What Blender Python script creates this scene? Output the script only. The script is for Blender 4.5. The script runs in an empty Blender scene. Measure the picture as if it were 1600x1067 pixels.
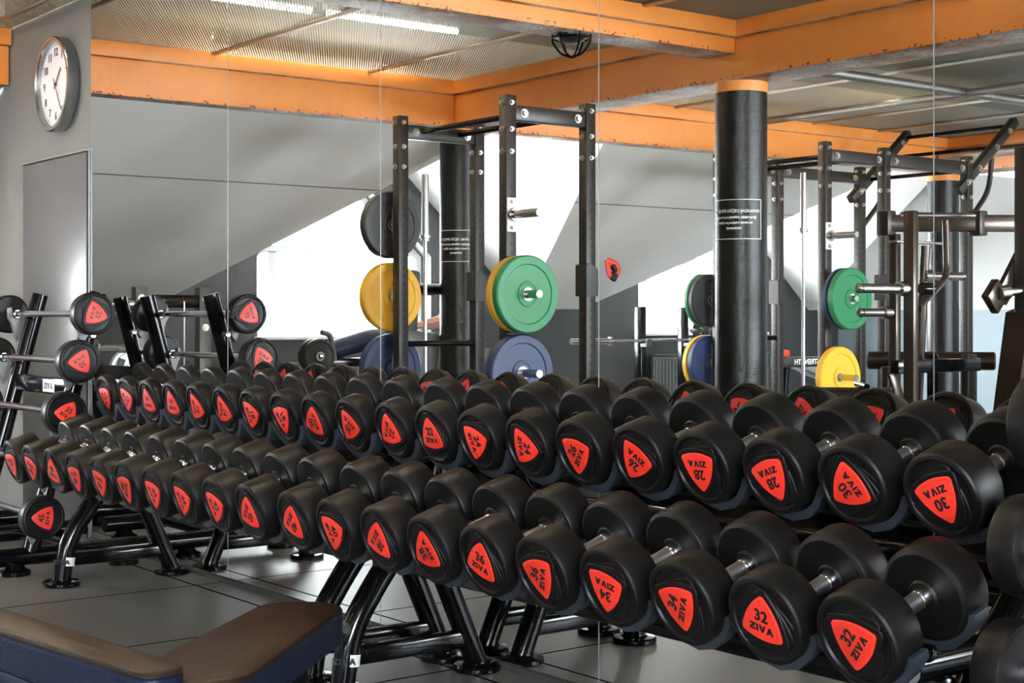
import bpy, bmesh, math, random
from mathutils import Vector, Matrix, Euler
random.seed(4)
R=math.radians
sc=bpy.context.scene
COL=sc.collection
# ---------------------------------------------------------------- camera, world, light, exposure
cd=bpy.data.cameras.new('camera'); cam=bpy.data.objects.new('camera',cd); COL.objects.link(cam)
cam.location=(0,0,1.2); cam.rotation_euler=(R(90),0,R(52.53))
cd.sensor_width=36; cd.lens=2344/1600*36; cd.shift_y=-(533.5-493.6)/1600; cd.clip_start=.05; cd.clip_end=100
sc.camera=cam
vs=sc.view_settings; vs.view_transform='Standard'; vs.look='None'; vs.exposure=0.55; vs.gamma=1; vs.use_curve_mapping=False
w=bpy.data.worlds.new('sky'); sc.world=w; w.use_nodes=True
wn=w.node_tree.nodes; bg=wn['Background']
sky=wn.new('ShaderNodeTexSky'); sky.sky_type='HOSEK_WILKIE'; sky.turbidity=6; sky.sun_direction=(-.3,-.5,.8)
mixw=wn.new('ShaderNodeMixRGB'); mixw.inputs[0].default_value=.75; mixw.inputs[2].default_value=(.93,.97,1,1)
w.node_tree.links.new(sky.outputs[0],mixw.inputs[1]); w.node_tree.links.new(mixw.outputs[0],bg.inputs[0])
bg.inputs[1].default_value=6.0
cy=sc.cycles
try:
    cy.use_denoising=True; cy.sample_clamp_indirect=6; cy.max_bounces=10; cy.glossy_bounces=6; cy.diffuse_bounces=4
    cy.transparent_max_bounces=12; cy.caustics_reflective=True; cy.caustics_refractive=False; cy.blur_glossy=.3
except Exception: pass
def area(name,loc,rot,sx,sy,power,color):
    l=bpy.data.lights.new(name,'AREA'); l.shape='RECTANGLE'; l.size=sx; l.size_y=sy; l.energy=power; l.color=color
    o=bpy.data.objects.new(name,l); COL.objects.link(o); o.location=loc; o.rotation_euler=rot; return o
YM=3.1                       # the mirror wall
def ry(v): return 2*YM-v     # distance seen in the mirror -> place in the room
# daylight at the two dormer windows and at the windows of the opposite side
area('daylight_dormer_window',(-12.75,ry(7.35),1.85),(0,R(-90),0),2.2,2.6,1700,(.93,.97,1))
area('daylight_dormer_window_far',(-12.75,ry(11.98),1.85),(0,R(-90),0),2.2,2.6,1700,(.93,.97,1))
area('daylight_opposite_window',(3.1,-1.2,1.75),(0,R(90),0),1.5,3.2,520,(.85,.92,1))
area('daylight_opposite_window_far',(3.1,-5.8,1.75),(0,R(90),0),1.5,2.6,460,(.85,.92,1))

# ---------------------------------------------------------------- helpers
class MB:
    def __init__(s): s.bm=bmesh.new(); s.mi=0
    def _new(s,vs_,fs_):
        v=[s.bm.verts.new(p) for p in vs_]; out=[]
        for f in fs_:
            try: g=s.bm.faces.new([v[i] for i in f]); g.material_index=s.mi; out.append(g)
            except ValueError: pass
        return v,out
    def box(s,c,d,rot=None,bev=0,seg=2):
        t=bmesh.new(); bmesh.ops.create_cube(t,size=1)
        for v in t.verts: v.co=Vector((v.co.x*d[0],v.co.y*d[1],v.co.z*d[2]))
        if bev: bmesh.ops.bevel(t,geom=t.edges[:],offset=min(bev,min(d)*.49),segments=seg,profile=.5,affect='EDGES')
        M=Matrix.Translation(c)@(rot.to_matrix().to_4x4() if rot else Matrix())
        t.verts.index_update()
        s._new([M@v.co for v in t.verts],[[v.index for v in f.verts] for f in t.faces]); t.free(); return s
    def lathe(s,prof,p0,axis,n=32,caps=True):
        a=Vector(axis).normalized(); u=a.orthogonal().normalized(); w_=a.cross(u); p0=Vector(p0)
        vs_=[]
        for r,h in prof:
            for k in range(n):
                t=2*math.pi*k/n; vs_.append(p0+a*h+(u*math.cos(t)+w_*math.sin(t))*r)
        fs=[]
        for i in range(len(prof)-1):
            for k in range(n):
                k2=(k+1)%n; fs.append((i*n+k,i*n+k2,(i+1)*n+k2,(i+1)*n+k))
        if caps: fs.append(tuple(range(n-1,-1,-1))); fs.append(tuple((len(prof)-1)*n+k for k in range(n)))
        s._new(vs_,fs); return s
    def cyl(s,p0,p1,r,n=24,r2=None,bev=0):
        p0=Vector(p0); p1=Vector(p1); L=(p1-p0).length; r2=r if r2 is None else r2
        if bev: pr=[(r-bev,0),(r,bev),(r2,L-bev),(r2-bev,L)]
        else: pr=[(r,0),(r2,L)]
        return s.lathe(pr,p0,p1-p0,n)
    def tube(s,pts,r,n=16,closed=False,flat=1.0):
        pts=[Vector(p) for p in pts]; N=len(pts); rings=[]; u=None
        for i,p in enumerate(pts):
            if i==0: d=pts[1]-p
            elif i==N-1: d=p-pts[-2]
            else: d=(pts[i+1]-p).normalized()+(p-pts[i-1]).normalized()
            d.normalize()
            if u is None: u=d.orthogonal().normalized() if abs(d.x)>.9 else (Vector((1,0,0))-d*d.x).normalized()
            else: u=(u-d*u.dot(d)).normalized()
            v=d.cross(u)
            rings.append([p+(u*math.cos(2*math.pi*k/n)*flat+v*math.sin(2*math.pi*k/n))*r for k in range(n)])
        vs_=[q for g in rings for q in g]; fs=[]
        for i in range(N-1):
            for k in range(n):
                k2=(k+1)%n; fs.append((i*n+k,i*n+k2,(i+1)*n+k2,(i+1)*n+k))
        fs.append(tuple(range(n-1,-1,-1))); fs.append(tuple((N-1)*n+k for k in range(n)))
        s._new(vs_,fs); return s
    def prism(s,poly,f0,f1):
        """poly: list of 2-tuples; f0,f1 map (a,b)->3D for the two caps"""
        n=len(poly); vs_=[f0(*p) for p in poly]+[f1(*p) for p in poly]
        fs=[tuple(range(n-1,-1,-1)),tuple(range(n,2*n))]+[(i,(i+1)%n,n+(i+1)%n,n+i) for i in range(n)]
        s._new(vs_,fs); return s
    def face(s,pts): s._new(pts,[tuple(range(len(pts)))]); return s
    def mesh(s,name,mats,ang=35):
        me=bpy.data.meshes.new(name); bmesh.ops.recalc_face_normals(s.bm,faces=s.bm.faces); s.bm.to_mesh(me); s.bm.free()
        for m in (mats if isinstance(mats,(list,tuple)) else [mats]): me.materials.append(m)
        me.shade_smooth(); me.set_sharp_from_angle(angle=R(ang)); return me
def rbend(pts,rad=.06,n=5):
    """round the corners of a polyline"""
    P=[Vector(p) for p in pts]; out=[P[0]]
    for i in range(1,len(P)-1):
        a=(P[i-1]-P[i]); b=(P[i+1]-P[i]); r=min(rad,a.length*.45,b.length*.45)
        q0=P[i]+a.normalized()*r; q1=P[i]+b.normalized()*r
        for k in range(n+1):
            t=k/n; out.append(q0*(1-t)**2+P[i]*2*t*(1-t)+q1*t*t)
    out.append(P[-1]); return out
def link(name,me,parent=None,loc=(0,0,0),rot=(0,0,0)):
    o=bpy.data.objects.new(name,me); COL.objects.link(o); o.parent=parent; o.location=loc; o.rotation_euler=rot; return o
def tag(o,label,cat,group=None,kind=None):
    if label: o['label']=label
    if cat: o['category']=cat
    if group: o['group']=group
    if kind: o['kind']=kind
    return o
def thing(name,label,cat,loc=(0,0,0),rot=(0,0,0),group=None):
    o=bpy.data.objects.new(name,None); COL.objects.link(o); o.location=loc; o.rotation_euler=rot; o.empty_display_size=.1
    return tag(o,label,cat,group)
def struct(name,mb,mats,ang=30):
    o=link(name,mb.mesh(name,mats,ang)); o['kind']='structure'; return o
def part(name,mb,mats,parent,loc=(0,0,0),rot=(0,0,0),ang=35): return link(name,mb.mesh(name,mats,ang),parent,loc,rot)
def copy_tree(o,parent=None):
    c=o.copy(); COL.objects.link(c); c.parent=parent
    for ch in list(o.children): copy_tree(ch,c)
    return c
# ---------------------------------------------------------------- materials
def mat(name,base,rough=.5,metal=0,bump=None,var=None,spec=None,coat=0,coord='Object'):
    m=bpy.data.materials.new(name); m.use_nodes=True; nt=m.node_tree; N=nt.nodes; L=nt.links; b=N['Principled BSDF']
    b.inputs['Base Color'].default_value=(*base,1); b.inputs['Roughness'].default_value=rough; b.inputs['Metallic'].default_value=metal
    if spec is not None: b.inputs['Specular IOR Level'].default_value=spec
    if coat: b.inputs['Coat Weight'].default_value=coat; b.inputs['Coat Roughness'].default_value=.08
    tc=N.new('ShaderNodeTexCoord')
    if bump:
        sc_,st,dist=bump; n=N.new('ShaderNodeTexNoise'); n.inputs['Scale'].default_value=sc_; n.inputs['Detail'].default_value=3
        L.new(tc.outputs[coord],n.inputs['Vector']); bp=N.new('ShaderNodeBump'); bp.inputs['Strength'].default_value=st; bp.inputs['Distance'].default_value=dist
        L.new(n.outputs['Fac'],bp.inputs['Height']); L.new(bp.outputs[0],b.inputs['Normal'])
    if var:
        sc_,amt=var; n=N.new('ShaderNodeTexNoise'); n.inputs['Scale'].default_value=sc_; n.inputs['Detail'].default_value=6
        L.new(tc.outputs[coord],n.inputs['Vector']); cr=N.new('ShaderNodeMixRGB'); cr.inputs[1].default_value=(*[c*(1-amt) for c in base],1); cr.inputs[2].default_value=(*[min(1,c*(1+amt)) for c in base],1)
        L.new(n.outputs['Fac'],cr.inputs[0]); L.new(cr.outputs[0],b.inputs['Base Color'])
    m['b']=b.name; return m
rubber=mat('black_rubber',(.0035,.0033,.0033),.40,bump=(420,.35,.0012),spec=.24)
rubber_face=mat('black_rubber_face',(.0035,.0034,.0036),.47,bump=(500,.3,.001),spec=.22)
red=mat('red_badge',(.68,.028,.014),.45,bump=(500,.2,.0006))
ink=mat('black_print',(.008,.006,.006),.5)
chrome=mat('chrome',(.78,.78,.80),.13,1)
chrome_rough=mat('knurled_chrome',(.80,.80,.82),.30,1,bump=(900,.5,.0006))
gloss=mat('gloss_black_paint',(.002,.002,.0025),.13,0,spec=.28,coat=.0)
satin=mat('satin_charcoal_paint',(.026,.023,.020),.36,.2,bump=(300,.08,.0005))
cradle_m=mat('dark_blue_grey_plastic',(.022,.027,.036),.4)
grey_pl=mat('grey_plastic',(.10,.10,.105),.4)
white_p=mat('white_paint',(.8,.8,.78),.5)
sticker=mat('white_sticker',(.75,.75,.73),.4)
zinc=mat('zinc_bolt',(.72,.72,.66),.28,1)
leather_top=mat('black_vinyl_warm_lit',(.016,.009,.005),.38,bump=(160,.45,.003),spec=.22)  # black vinyl with the warm ceiling light painted into its colour
leather_side=mat('black_vinyl_blue_lit',(.005,.010,.028),.36,bump=(160,.45,.003),spec=.25)  # same black vinyl, bluish daylight painted into its colour
yellow=mat('yellow_rubber',(.80,.42,.02),.45,bump=(200,.1,.001))
green=mat('green_rubber',(.012,.18,.065),.42,bump=(200,.1,.001))
blue=mat('blue_rubber',(.007,.022,.085),.42,bump=(200,.1,.001))
blackpl=mat('black_plate_rubber',(.02,.02,.021),.42,var=(30,.5))
redrub=mat('red_strap_fabric',(.6,.04,.015),.6)
skin=mat('skin',(.62,.34,.24),.55)
grey_cloth=mat('grey_cloth',(.18,.17,.17),.9)
hair_m=mat('dark_hair',(.05,.035,.025),.7)
black_cloth=mat('black_cloth',(.015,.015,.016),.85)
peach=mat('peach_cloth',(.62,.36,.27),.9)
silver_pl=mat('silver_grey_plate_paint',(.55,.60,.66),.35,.3)
steel=mat('brushed_steel',(.50,.50,.49),.25,1)
wall_grey=mat('pale_grey_wall_paint',(.17,.17,.165),.75,var=(1.2,.05),bump=(60,.05,.002))
slope_m=mat('light_grey_plaster',(.80,.78,.74),.75,var=(.9,.06),bump=(8,.08,.006))
white_wall=mat('white_wall_paint',(.78,.79,.78),.7,var=(1.5,.03))
blue_wall=mat('blue_grey_wall_paint',(.24,.30,.34),.6,var=(1.5,.04))
dark_wall=mat('dark_slate_wall_paint',(.030,.032,.031),.5,var=(2,.15))
door_m=mat('grey_satin_door',(.16,.16,.165),.28,.3,var=(1.2,.08),bump=(30,.03,.002))
frame_w=mat('white_window_frame',(.75,.77,.78),.35)
concrete=mat('dark_concrete_slab',(.035,.032,.028),.9,var=(3,.3))
radiator_m=mat('dark_grey_radiator_enamel',(.07,.075,.075),.35)
galv=mat('galvanised_metal',(.42,.40,.37),.4,1,var=(6,.2))
text_w=mat('white_lettering',(.8,.8,.78),.5)
edge_m=mat('mirror_edge_glass',(.20,.21,.21),.3)

def node(nt,t,**k):
    n=nt.nodes.new(t)
    for a,b in k.items(): setattr(n,a,b)
    return n
def mmath(nt,op,a,b=None,c=None):
    n=nt.nodes.new('ShaderNodeMath'); n.operation=op
    for i,v in enumerate((a,b,c)):
        if v is None: continue
        if isinstance(v,(int,float)): n.inputs[i].default_value=v
        else: nt.links.new(v,n.inputs[i])
    return n.outputs[0]
# orange painted beams: paint worn through to bare concrete on the underside, chipped along the lower edge
def orange_mat():
    m=bpy.data.materials.new('orange_beam_paint'); m.use_nodes=True; nt=m.node_tree; b=nt.nodes['Principled BSDF']; L=nt.links
    tc=node(nt,'ShaderNodeTexCoord'); ge=node(nt,'ShaderNodeNewGeometry'); sp=node(nt,'ShaderNodeSeparateXYZ'); L.new(ge.outputs['Normal'],sp.inputs[0])
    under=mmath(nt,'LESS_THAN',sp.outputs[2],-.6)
    n1=node(nt,'ShaderNodeTexNoise'); n1.inputs['Scale'].default_value=2.2; n1.inputs['Detail'].default_value=8; n1.inputs['Roughness'].default_value=.7; L.new(tc.outputs['Object'],n1.inputs['Vector'])
    n2=node(nt,'ShaderNodeTexNoise'); n2.inputs['Scale'].default_value=14; n2.inputs['Detail'].default_value=6; L.new(tc.outputs['Object'],n2.inputs['Vector'])
    n3=node(nt,'ShaderNodeTexNoise'); n3.inputs['Scale'].default_value=38; n3.inputs['Detail'].default_value=4; L.new(tc.outputs['Object'],n3.inputs['Vector'])
    pos=node(nt,'ShaderNodeSeparateXYZ'); L.new(tc.outputs['Object'],pos.inputs[0])
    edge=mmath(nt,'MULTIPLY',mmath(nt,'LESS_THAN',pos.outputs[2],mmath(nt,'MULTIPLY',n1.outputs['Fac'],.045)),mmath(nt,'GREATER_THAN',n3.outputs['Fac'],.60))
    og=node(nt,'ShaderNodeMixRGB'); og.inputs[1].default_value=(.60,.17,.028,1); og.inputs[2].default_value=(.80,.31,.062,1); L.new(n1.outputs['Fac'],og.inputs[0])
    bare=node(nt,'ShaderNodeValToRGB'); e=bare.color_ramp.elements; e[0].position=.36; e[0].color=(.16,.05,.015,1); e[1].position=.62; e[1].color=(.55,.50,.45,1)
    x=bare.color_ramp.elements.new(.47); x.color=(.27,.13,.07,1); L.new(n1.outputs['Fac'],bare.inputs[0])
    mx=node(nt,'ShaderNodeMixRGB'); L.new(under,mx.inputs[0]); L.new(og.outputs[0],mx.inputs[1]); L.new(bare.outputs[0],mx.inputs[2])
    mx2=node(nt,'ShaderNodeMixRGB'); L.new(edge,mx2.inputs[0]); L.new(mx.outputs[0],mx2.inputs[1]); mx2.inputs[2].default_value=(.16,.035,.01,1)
    L.new(mx2.outputs[0],b.inputs['Base Color']); b.inputs['Roughness'].default_value=.5
    bp=node(nt,'ShaderNodeBump'); bp.inputs['Strength'].default_value=.4; bp.inputs['Distance'].default_value=.01; L.new(n2.outputs['Fac'],bp.inputs['Height']); L.new(bp.outputs[0],b.inputs['Normal'])
    return m
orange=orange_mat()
def floor_mat():
    m=bpy.data.materials.new('black_rubber_tiles'); m.use_nodes=True; nt=m.node_tree; b=nt.nodes['Principled BSDF']; L=nt.links
    tc=node(nt,'ShaderNodeTexCoord'); pos=node(nt,'ShaderNodeSeparateXYZ'); L.new(tc.outputs['Object'],pos.inputs[0])
    fx=mmath(nt,'ABSOLUTE',mmath(nt,'SUBTRACT',mmath(nt,'FRACT',mmath(nt,'ADD',pos.outputs[0],TX)),.5))
    fy=mmath(nt,'ABSOLUTE',mmath(nt,'SUBTRACT',mmath(nt,'FRACT',mmath(nt,'ADD',pos.outputs[1],TY)),.5))
    seam=mmath(nt,'GREATER_THAN',mmath(nt,'MAXIMUM',fx,fy),.4935)
    n1=node(nt,'ShaderNodeTexNoise'); n1.inputs['Scale'].default_value=1.6; n1.inputs['Detail'].default_value=5; L.new(tc.outputs['Object'],n1.inputs['Vector'])
    n2=node(nt,'ShaderNodeTexNoise'); n2.inputs['Scale'].default_value=260; n2.inputs['Detail'].default_value=2; L.new(tc.outputs['Object'],n2.inputs['Vector'])
    c=node(nt,'ShaderNodeMixRGB'); c.inputs[1].default_value=(.070,.070,.070,1); c.inputs[2].default_value=(.115,.114,.110,1); L.new(n1.outputs['Fac'],c.inputs[0])
    mx=node(nt,'ShaderNodeMixRGB'); L.new(seam,mx.inputs[0]); L.new(c.outputs[0],mx.inputs[1]); mx.inputs[2].default_value=(.006,.006,.006,1)
    L.new(mx.outputs[0],b.inputs['Base Color'])
    rr=node(nt,'ShaderNodeMapRange'); rr.inputs[3].default_value=.26; rr.inputs[4].default_value=.42; L.new(n1.outputs['Fac'],rr.inputs[0]); L.new(mmath(nt,'MAXIMUM',rr.outputs[0],seam),b.inputs['Roughness']); L.new(mmath(nt,'MULTIPLY',mmath(nt,'SUBTRACT',1.0,seam),.5),b.inputs['Specular IOR Level'])
    bp=node(nt,'ShaderNodeBump'); bp.inputs['Strength'].default_value=.35; bp.inputs['Distance'].default_value=.002; h=mmath(nt,'SUBTRACT',n2.outputs['Fac'],mmath(nt,'MULTIPLY',seam,3)); L.new(h,bp.inputs['Height']); L.new(bp.outputs[0],b.inputs['Normal'])
    return m
def mesh_mat():
    """expanded metal sheet: diamond openings one sees through"""
    m=bpy.data.materials.new('expanded_metal_sheet'); m.use_nodes=True; nt=m.node_tree; L=nt.links; N=nt.nodes; b=N['Principled BSDF']
    b.inputs['Base Color'].default_value=(.085,.085,.070,1); b.inputs['Metallic'].default_value=.2; b.inputs['Roughness'].default_value=.45
    tc=node(nt,'ShaderNodeTexCoord'); pos=node(nt,'ShaderNodeSeparateXYZ'); L.new(tc.outputs['Object'],pos.inputs[0])
    k1=2*math.pi/.030; k2=2*math.pi/.018
    a=mmath(nt,'SINE',mmath(nt,'MULTIPLY',pos.outputs[0],k1)); c=mmath(nt,'SINE',mmath(nt,'MULTIPLY',pos.outputs[1],k2))
    hole=mmath(nt,'GREATER_THAN',mmath(nt,'MULTIPLY',a,c),.10)
    tr=node(nt,'ShaderNodeBsdfTransparent'); tl=node(nt,'ShaderNodeBsdfTranslucent'); tl.inputs[0].default_value=(.75,.70,.58,1)
    m1=node(nt,'ShaderNodeMixShader'); m1.inputs[0].default_value=.10; L.new(b.outputs[0],m1.inputs[1]); L.new(tl.outputs[0],m1.inputs[2])
    m2=node(nt,'ShaderNodeMixShader'); L.new(hole,m2.inputs[0]); L.new(m1.outputs[0],m2.inputs[1]); L.new(tr.outputs[0],m2.inputs[2])
    L.new(m2.outputs[0],N['Material Output'].inputs[0]); return m
meshm=mesh_mat()
def glow_mat(name,col,s):
    m=bpy.data.materials.new(name); m.use_nodes=True; b=m.node_tree.nodes['Principled BSDF']; b.inputs['Base Color'].default_value=(.8,.8,.8,1)
    b.inputs['Emission Color'].default_value=(*col,1); b.inputs['Emission Strength'].default_value=s; return m
tube_hot=glow_mat('bright_fluorescent_glass',(1,.88,.68),900)
tube_m=glow_mat('warm_fluorescent_glass',(1,.84,.60),330)
def mirror_mat():
    m=bpy.data.materials.new('silvered_mirror'); m.use_nodes=True; b=m.node_tree.nodes['Principled BSDF']
    b.inputs['Base Color'].default_value=(.90,.92,.90,1); b.inputs['Metallic'].default_value=1; b.inputs['Roughness'].default_value=0.0; return m
mirror_m=mirror_mat()
def post_mat():
    """charcoal steel upright with a row of round holes punched down each face"""
    m=bpy.data.materials.new('punched_upright_steel'); m.use_nodes=True; nt=m.node_tree; L=nt.links; b=nt.nodes['Principled BSDF']
    b.inputs['Roughness'].default_value=.4; b.inputs['Metallic'].default_value=.25
    tc=node(nt,'ShaderNodeTexCoord'); pos=node(nt,'ShaderNodeSeparateXYZ'); L.new(tc.outputs['Object'],pos.inputs[0])
    z=mmath(nt,'MULTIPLY',mmath(nt,'SUBTRACT',mmath(nt,'FRACT',mmath(nt,'DIVIDE',pos.outputs[2],.055)),.5),.055)
    xy=mmath(nt,'MINIMUM',mmath(nt,'ABSOLUTE',pos.outputs[0]),mmath(nt,'ABSOLUTE',pos.outputs[1]))
    r=mmath(nt,'SQRT',mmath(nt,'ADD',mmath(nt,'MULTIPLY',z,z),mmath(nt,'MULTIPLY',xy,xy)))
    hole=mmath(nt,'MULTIPLY',mmath(nt,'LESS_THAN',r,.0115),mmath(nt,'LESS_THAN',pos.outputs[2],1.98))
    mx=node(nt,'ShaderNodeMixRGB'); L.new(hole,mx.inputs[0]); mx.inputs[1].default_value=(.026,.022,.019,1); mx.inputs[2].default_value=(.003,.003,.003,1); L.new(mx.outputs[0],b.inputs['Base Color']); return m
post_m=post_mat()
def column_mat():
    m=mat('black_grained_column_cladding',(.006,.0055,.005),.26,bump=(110,.5,.004),spec=.36); return m
col_m=column_mat()
# ---------------------------------------------------------------- lettering
_tc={}
def text_mesh(s,size=.03,ext=.0008,bold=0.0,m=None,flip=False):
    """lettering lying in XZ, reading along +X, facing -Y, centred"""
    key=(s,size,ext,bold,m.name)
    if key in _tc: return _tc[key]
    c=bpy.data.curves.new('lettering','FONT'); c.body=s; c.size=size; c.extrude=ext; c.offset=bold; c.align_x='CENTER'; c.align_y='CENTER'; c.resolution_u=3
    o=bpy.data.objects.new('t',c); COL.objects.link(o); bpy.context.view_layer.update()
    me=bpy.data.meshes.new_from_object(o.evaluated_get(bpy.context.evaluated_depsgraph_get())); bpy.data.objects.remove(o); bpy.data.curves.remove(c)
    me.transform(Matrix.Rotation(R(90),4,'X')); me.materials.clear(); me.materials.append(m); me.name='lettering'
    _tc[key]=me; return me
def ziva_mesh(h=.016,ext=.0008,m=None):
    """the four heavy geometric capitals of the maker's word, in XZ facing -Y"""
    key=('ziva',h,m.name)
    if key in _tc: return _tc[key]
    mb=MB(); t=.26
    Z=[(0,0),(.95,0),(.95,t),(.45,t),(.95,1-t),(.95,1),(0,1),(0,1-t),(.5,1-t),(0,t)]
    I=[(0,0),(.28,0),(.28,1),(0,1)]
    V=[(.38,0),(.68,0),(1.05,1),(.72,1),(.53,.42),(.34,1),(0,1)]
    A=[(0,0),(.34,0),(.42,.26),(.68,.26),(.76,0),(1.1,0),(.72,1),(.38,1)]
    x=0
    for P,wd in ((Z,.95),(I,.28),(V,1.05),(A,1.1)):
        mb.prism([((x+a-1.88)*h,(b-.5)*h) for a,b in P],lambda a,b:(a,-ext,b),lambda a,b:(a,ext,b)); x+=wd+.14
    me=mb.mesh('brand_lettering',m); _tc[key]=me; return me
TX,TY=.165,.053
# ================================================================= THE ROOM
XL=-12.1; XR=2.6; YB=ry(14.3); ZK=1.27; ZC=2.93; ZS=3.3
floor=struct('floor',MB().box(((XL+XR)/2,(YM+.2+YB)/2,-.05),(XR-XL+.4,YM+.2-YB+.4,.1)),floor_mat())
# wall that carries the mirrors, the clock and the grey door
struct('wall_front',MB().box(((XL+XR)/2,YM+.11,ZS/2),(XR-XL+.4,.2,ZS)),wall_grey)
struct('wall_right',MB().box((XR+.1,(YM+YB)/2,.45),(.2,YM-YB,.9)).box((XR+.1,(YM+YB)/2,2.95),(.2,YM-YB,.7)).box((XR+.1,1.75,1.75),(.2,2.7,1.72)).box((XR+.1,-3.65,1.75),(.2,1.7,1.72)).box((XR+.1,-7.6,1.75),(.2,1.0,1.72)),white_wall)
mb=MB(); mb.mi=0; mb.box(((XL+XR)/2,YB-.1,(ZK+ZS)/2),(XR-XL+.4,.2,ZS-ZK)); mb.mi=1; mb.box(((XL+XR)/2,YB-.1,ZK/2),(XR-XL+.4,.2,ZK))
struct('wall_back',mb,[white_wall,blue_wall])
# low wall under the roof slope with two gabled dormer walls, pierced by the windows
D1=(5.37,9.43); D2=(10.19,13.76); BS=.9; AS=.45
def zslope(x): return ZK+AS*(x-XL)
W1=[(6.40,1.0),(8.29,1.0),(8.29,1.78),(7.35,2.60),(6.40,1.75)]
W2=[(a+4.62,b) for a,b in W1]
mb=MB()
def wpoly(P): mb.prism(P,lambda a,b:(XL,ry(a),b),lambda a,b:(XL-.3,ry(a),b))
wpoly([(3.1,0),(14.3,0),(14.3,1.0),(3.1,1.0)])
wpoly([(3.1,1.0),(D1[0],1.0),(D1[0],ZK),(3.1,ZK)]); wpoly([(D1[1],1.0),(D2[0],1.0),(D2[0],ZK),(D1[1],ZK)]); wpoly([(D2[1],1.0),(14.3,1.0),(14.3,ZK),(D2[1],ZK)])
for D_,W_ in ((D1,W1),(D2,W2)):
    ya=sum(D_)/2; za=ZK+BS*(D_[1]-D_[0])/2; ap=W_[3]
    wpoly([(D_[0],1.0),W_[0],W_[4],ap,(ya,za),(D_[0],ZK)])
    wpoly([W_[1],(D_[1],1.0),(D_[1],ZK),(ya,za),ap,W_[2]])
struct('wall_left',mb,dark_wall)
# sloping ceiling over it, opened by the two dormers
mb=MB(); XT=-9.10; dY=.5*(XT-XL)
def sl(P): mb.face([(x,ry(y),zslope(x)) for x,y in P])
XC=-10.05                                                    # the sheet joint that runs along the slope
def strip(y0f,y1f):
    for xa,xb in ((XL,XC),(XC,XT)):
        k=0 if xa==XL else 0
        sl([(xa,y0f(xa)),(xa,y1f(xa)),(xb,y1f(xb)),(xb,y0f(xb))])
g=lambda y,s:(lambda x:y+s*.5*(x-XL))
strip(lambda x:3.1,g(D1[0],1)); strip(g(D1[1],-1),g(D2[0],1)); strip(g(D2[1],-1),lambda x:14.3)
struct('ceiling_slope',mb,slope_m)
mb=MB()
for D_ in (D1,D2):
    ya=sum(D_)/2; za=ZK+BS*(D_[1]-D_[0])/2; xa=min(XT,XL+(ya-D_[0])/.5)
    for y0,s in ((D_[0],1),(D_[1],-1)):
        mb.face([(XL,ry(y0),ZK),(XL,ry(ya),za),(XT,ry(ya),za),(XT,ry(y0+s*dY),ZK+BS*dY)])
struct('ceiling_dormer',mb,white_wall)
# thin joint along the slope
mb=MB()
for a,b in ((3.1,D1[0]+.5*(XC-XL)),(D1[1]-.5*(XC-XL),D2[0]+.5*(XC-XL))):
    mb.box((XC,ry((a+b)/2),zslope(XC)-.002),(.008,b-a,.004),Euler((0,-math.atan(AS),0)))
struct('trim_1',mb,grey_pl)
# slab above the open metal ceiling
mb=MB(); mb.box(((XT+XR)/2,(YM+YB)/2,ZS+.05),(XR-XT+.3,YM-YB+.4,.1))
struct('ceiling_slab',mb,concrete)
struct('wall_upstand',MB().box((XT-.05,(YM+YB)/2,(ZS+2.55)/2+.16),(.08,YM-YB,ZS-2.85)),white_wall)
# expanded-metal ceiling sheets, bay by bay
struct('ceiling',MB().box(((-9.03+XR)/2,(YM+(-.2))/2,ZC),(XR+9.03,YM+.2,.002)).box(((-9.03+XR)/2,(ry(6.75)+YB)/2,ZC),(XR+9.03,ry(6.75)-YB,.002)),meshm)
# ceiling profiles
def profile_x(y,x0,x1,m=galv,z=ZC-.012,w_=.035,h=.022): return MB().box(((x0+x1)/2,y,z),(x1-x0,w_,h),bev=.003)
k=2
for y,x0,x1 in ((2.95,-9.02,-6.43),(1.76,-9.02,-6.43),(.56,-9.02,-6.43),(2.95,-6.17,1),(1.76,-6.17,1),(.56,-6.17,1),(ry(7.9),-9.02,1),(ry(8.6),-9.02,1),(ry(10.3),-9.02,1),(ry(11.2),-9.02,1)):
    struct('trim_%d'%k,profile_x(y,x0,x1),galv); k+=1
# exposed galvanised pipes under the far ceiling
struct('trim_%d'%k,MB().cyl((-6.8,ry(6.75),2.86),(-6.8,ry(12.2),2.86),.035),galv); k+=1
struct('trim_%d'%k,MB().cyl((-9.0,ry(9.45),2.85),(-.5,ry(9.45),2.85),.03),galv); k+=1
struct('trim_%d'%k,MB().cyl((-9.0,ry(12.15),2.74),(-.5,ry(12.15),2.74),.05),galv); k+=1
# beams (things: one per girder)
ZB=2.59
def beam(name_label,x0,x1,y0,y1,z0,ledge):
    """ledge: which long sides carry the narrow top flange"""
    o_=( (x0+x1)/2,(y0+y1)/2,z0 ); mb=MB(); h=ZC-z0
    mb.box((0,0,h/2+.005),(x1-x0,y1-y0,h+.01),bev=.012)
    for s in ledge:
        if s in '+-' : mb.box(((x1-x0)/2*(1 if s=='+' else -1),0,h-.055),(.09,y1-y0,.10),bev=.008)
        else: mb.box((0,(y1-y0)/2*(1 if s=='n' else -1),h-.055),(x1-x0,.09,.10),bev=.008)
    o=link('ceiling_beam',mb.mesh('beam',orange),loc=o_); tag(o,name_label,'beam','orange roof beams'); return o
beam('orange beam over the foot of the roof slope, from the clock wall back to the first crossing beam',-9.20,-9.03,ry(6.40),YM,ZB,'+')
beam('orange beam over the roof slope behind the textured column, lit golden',-9.20,-9.03,ry(12.27),ry(6.72),ZB,'+')
beam('long orange cross beam carried by the two nearest black columns',-9.20,XR,ry(6.72),ry(6.40),ZB,'n')
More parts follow.
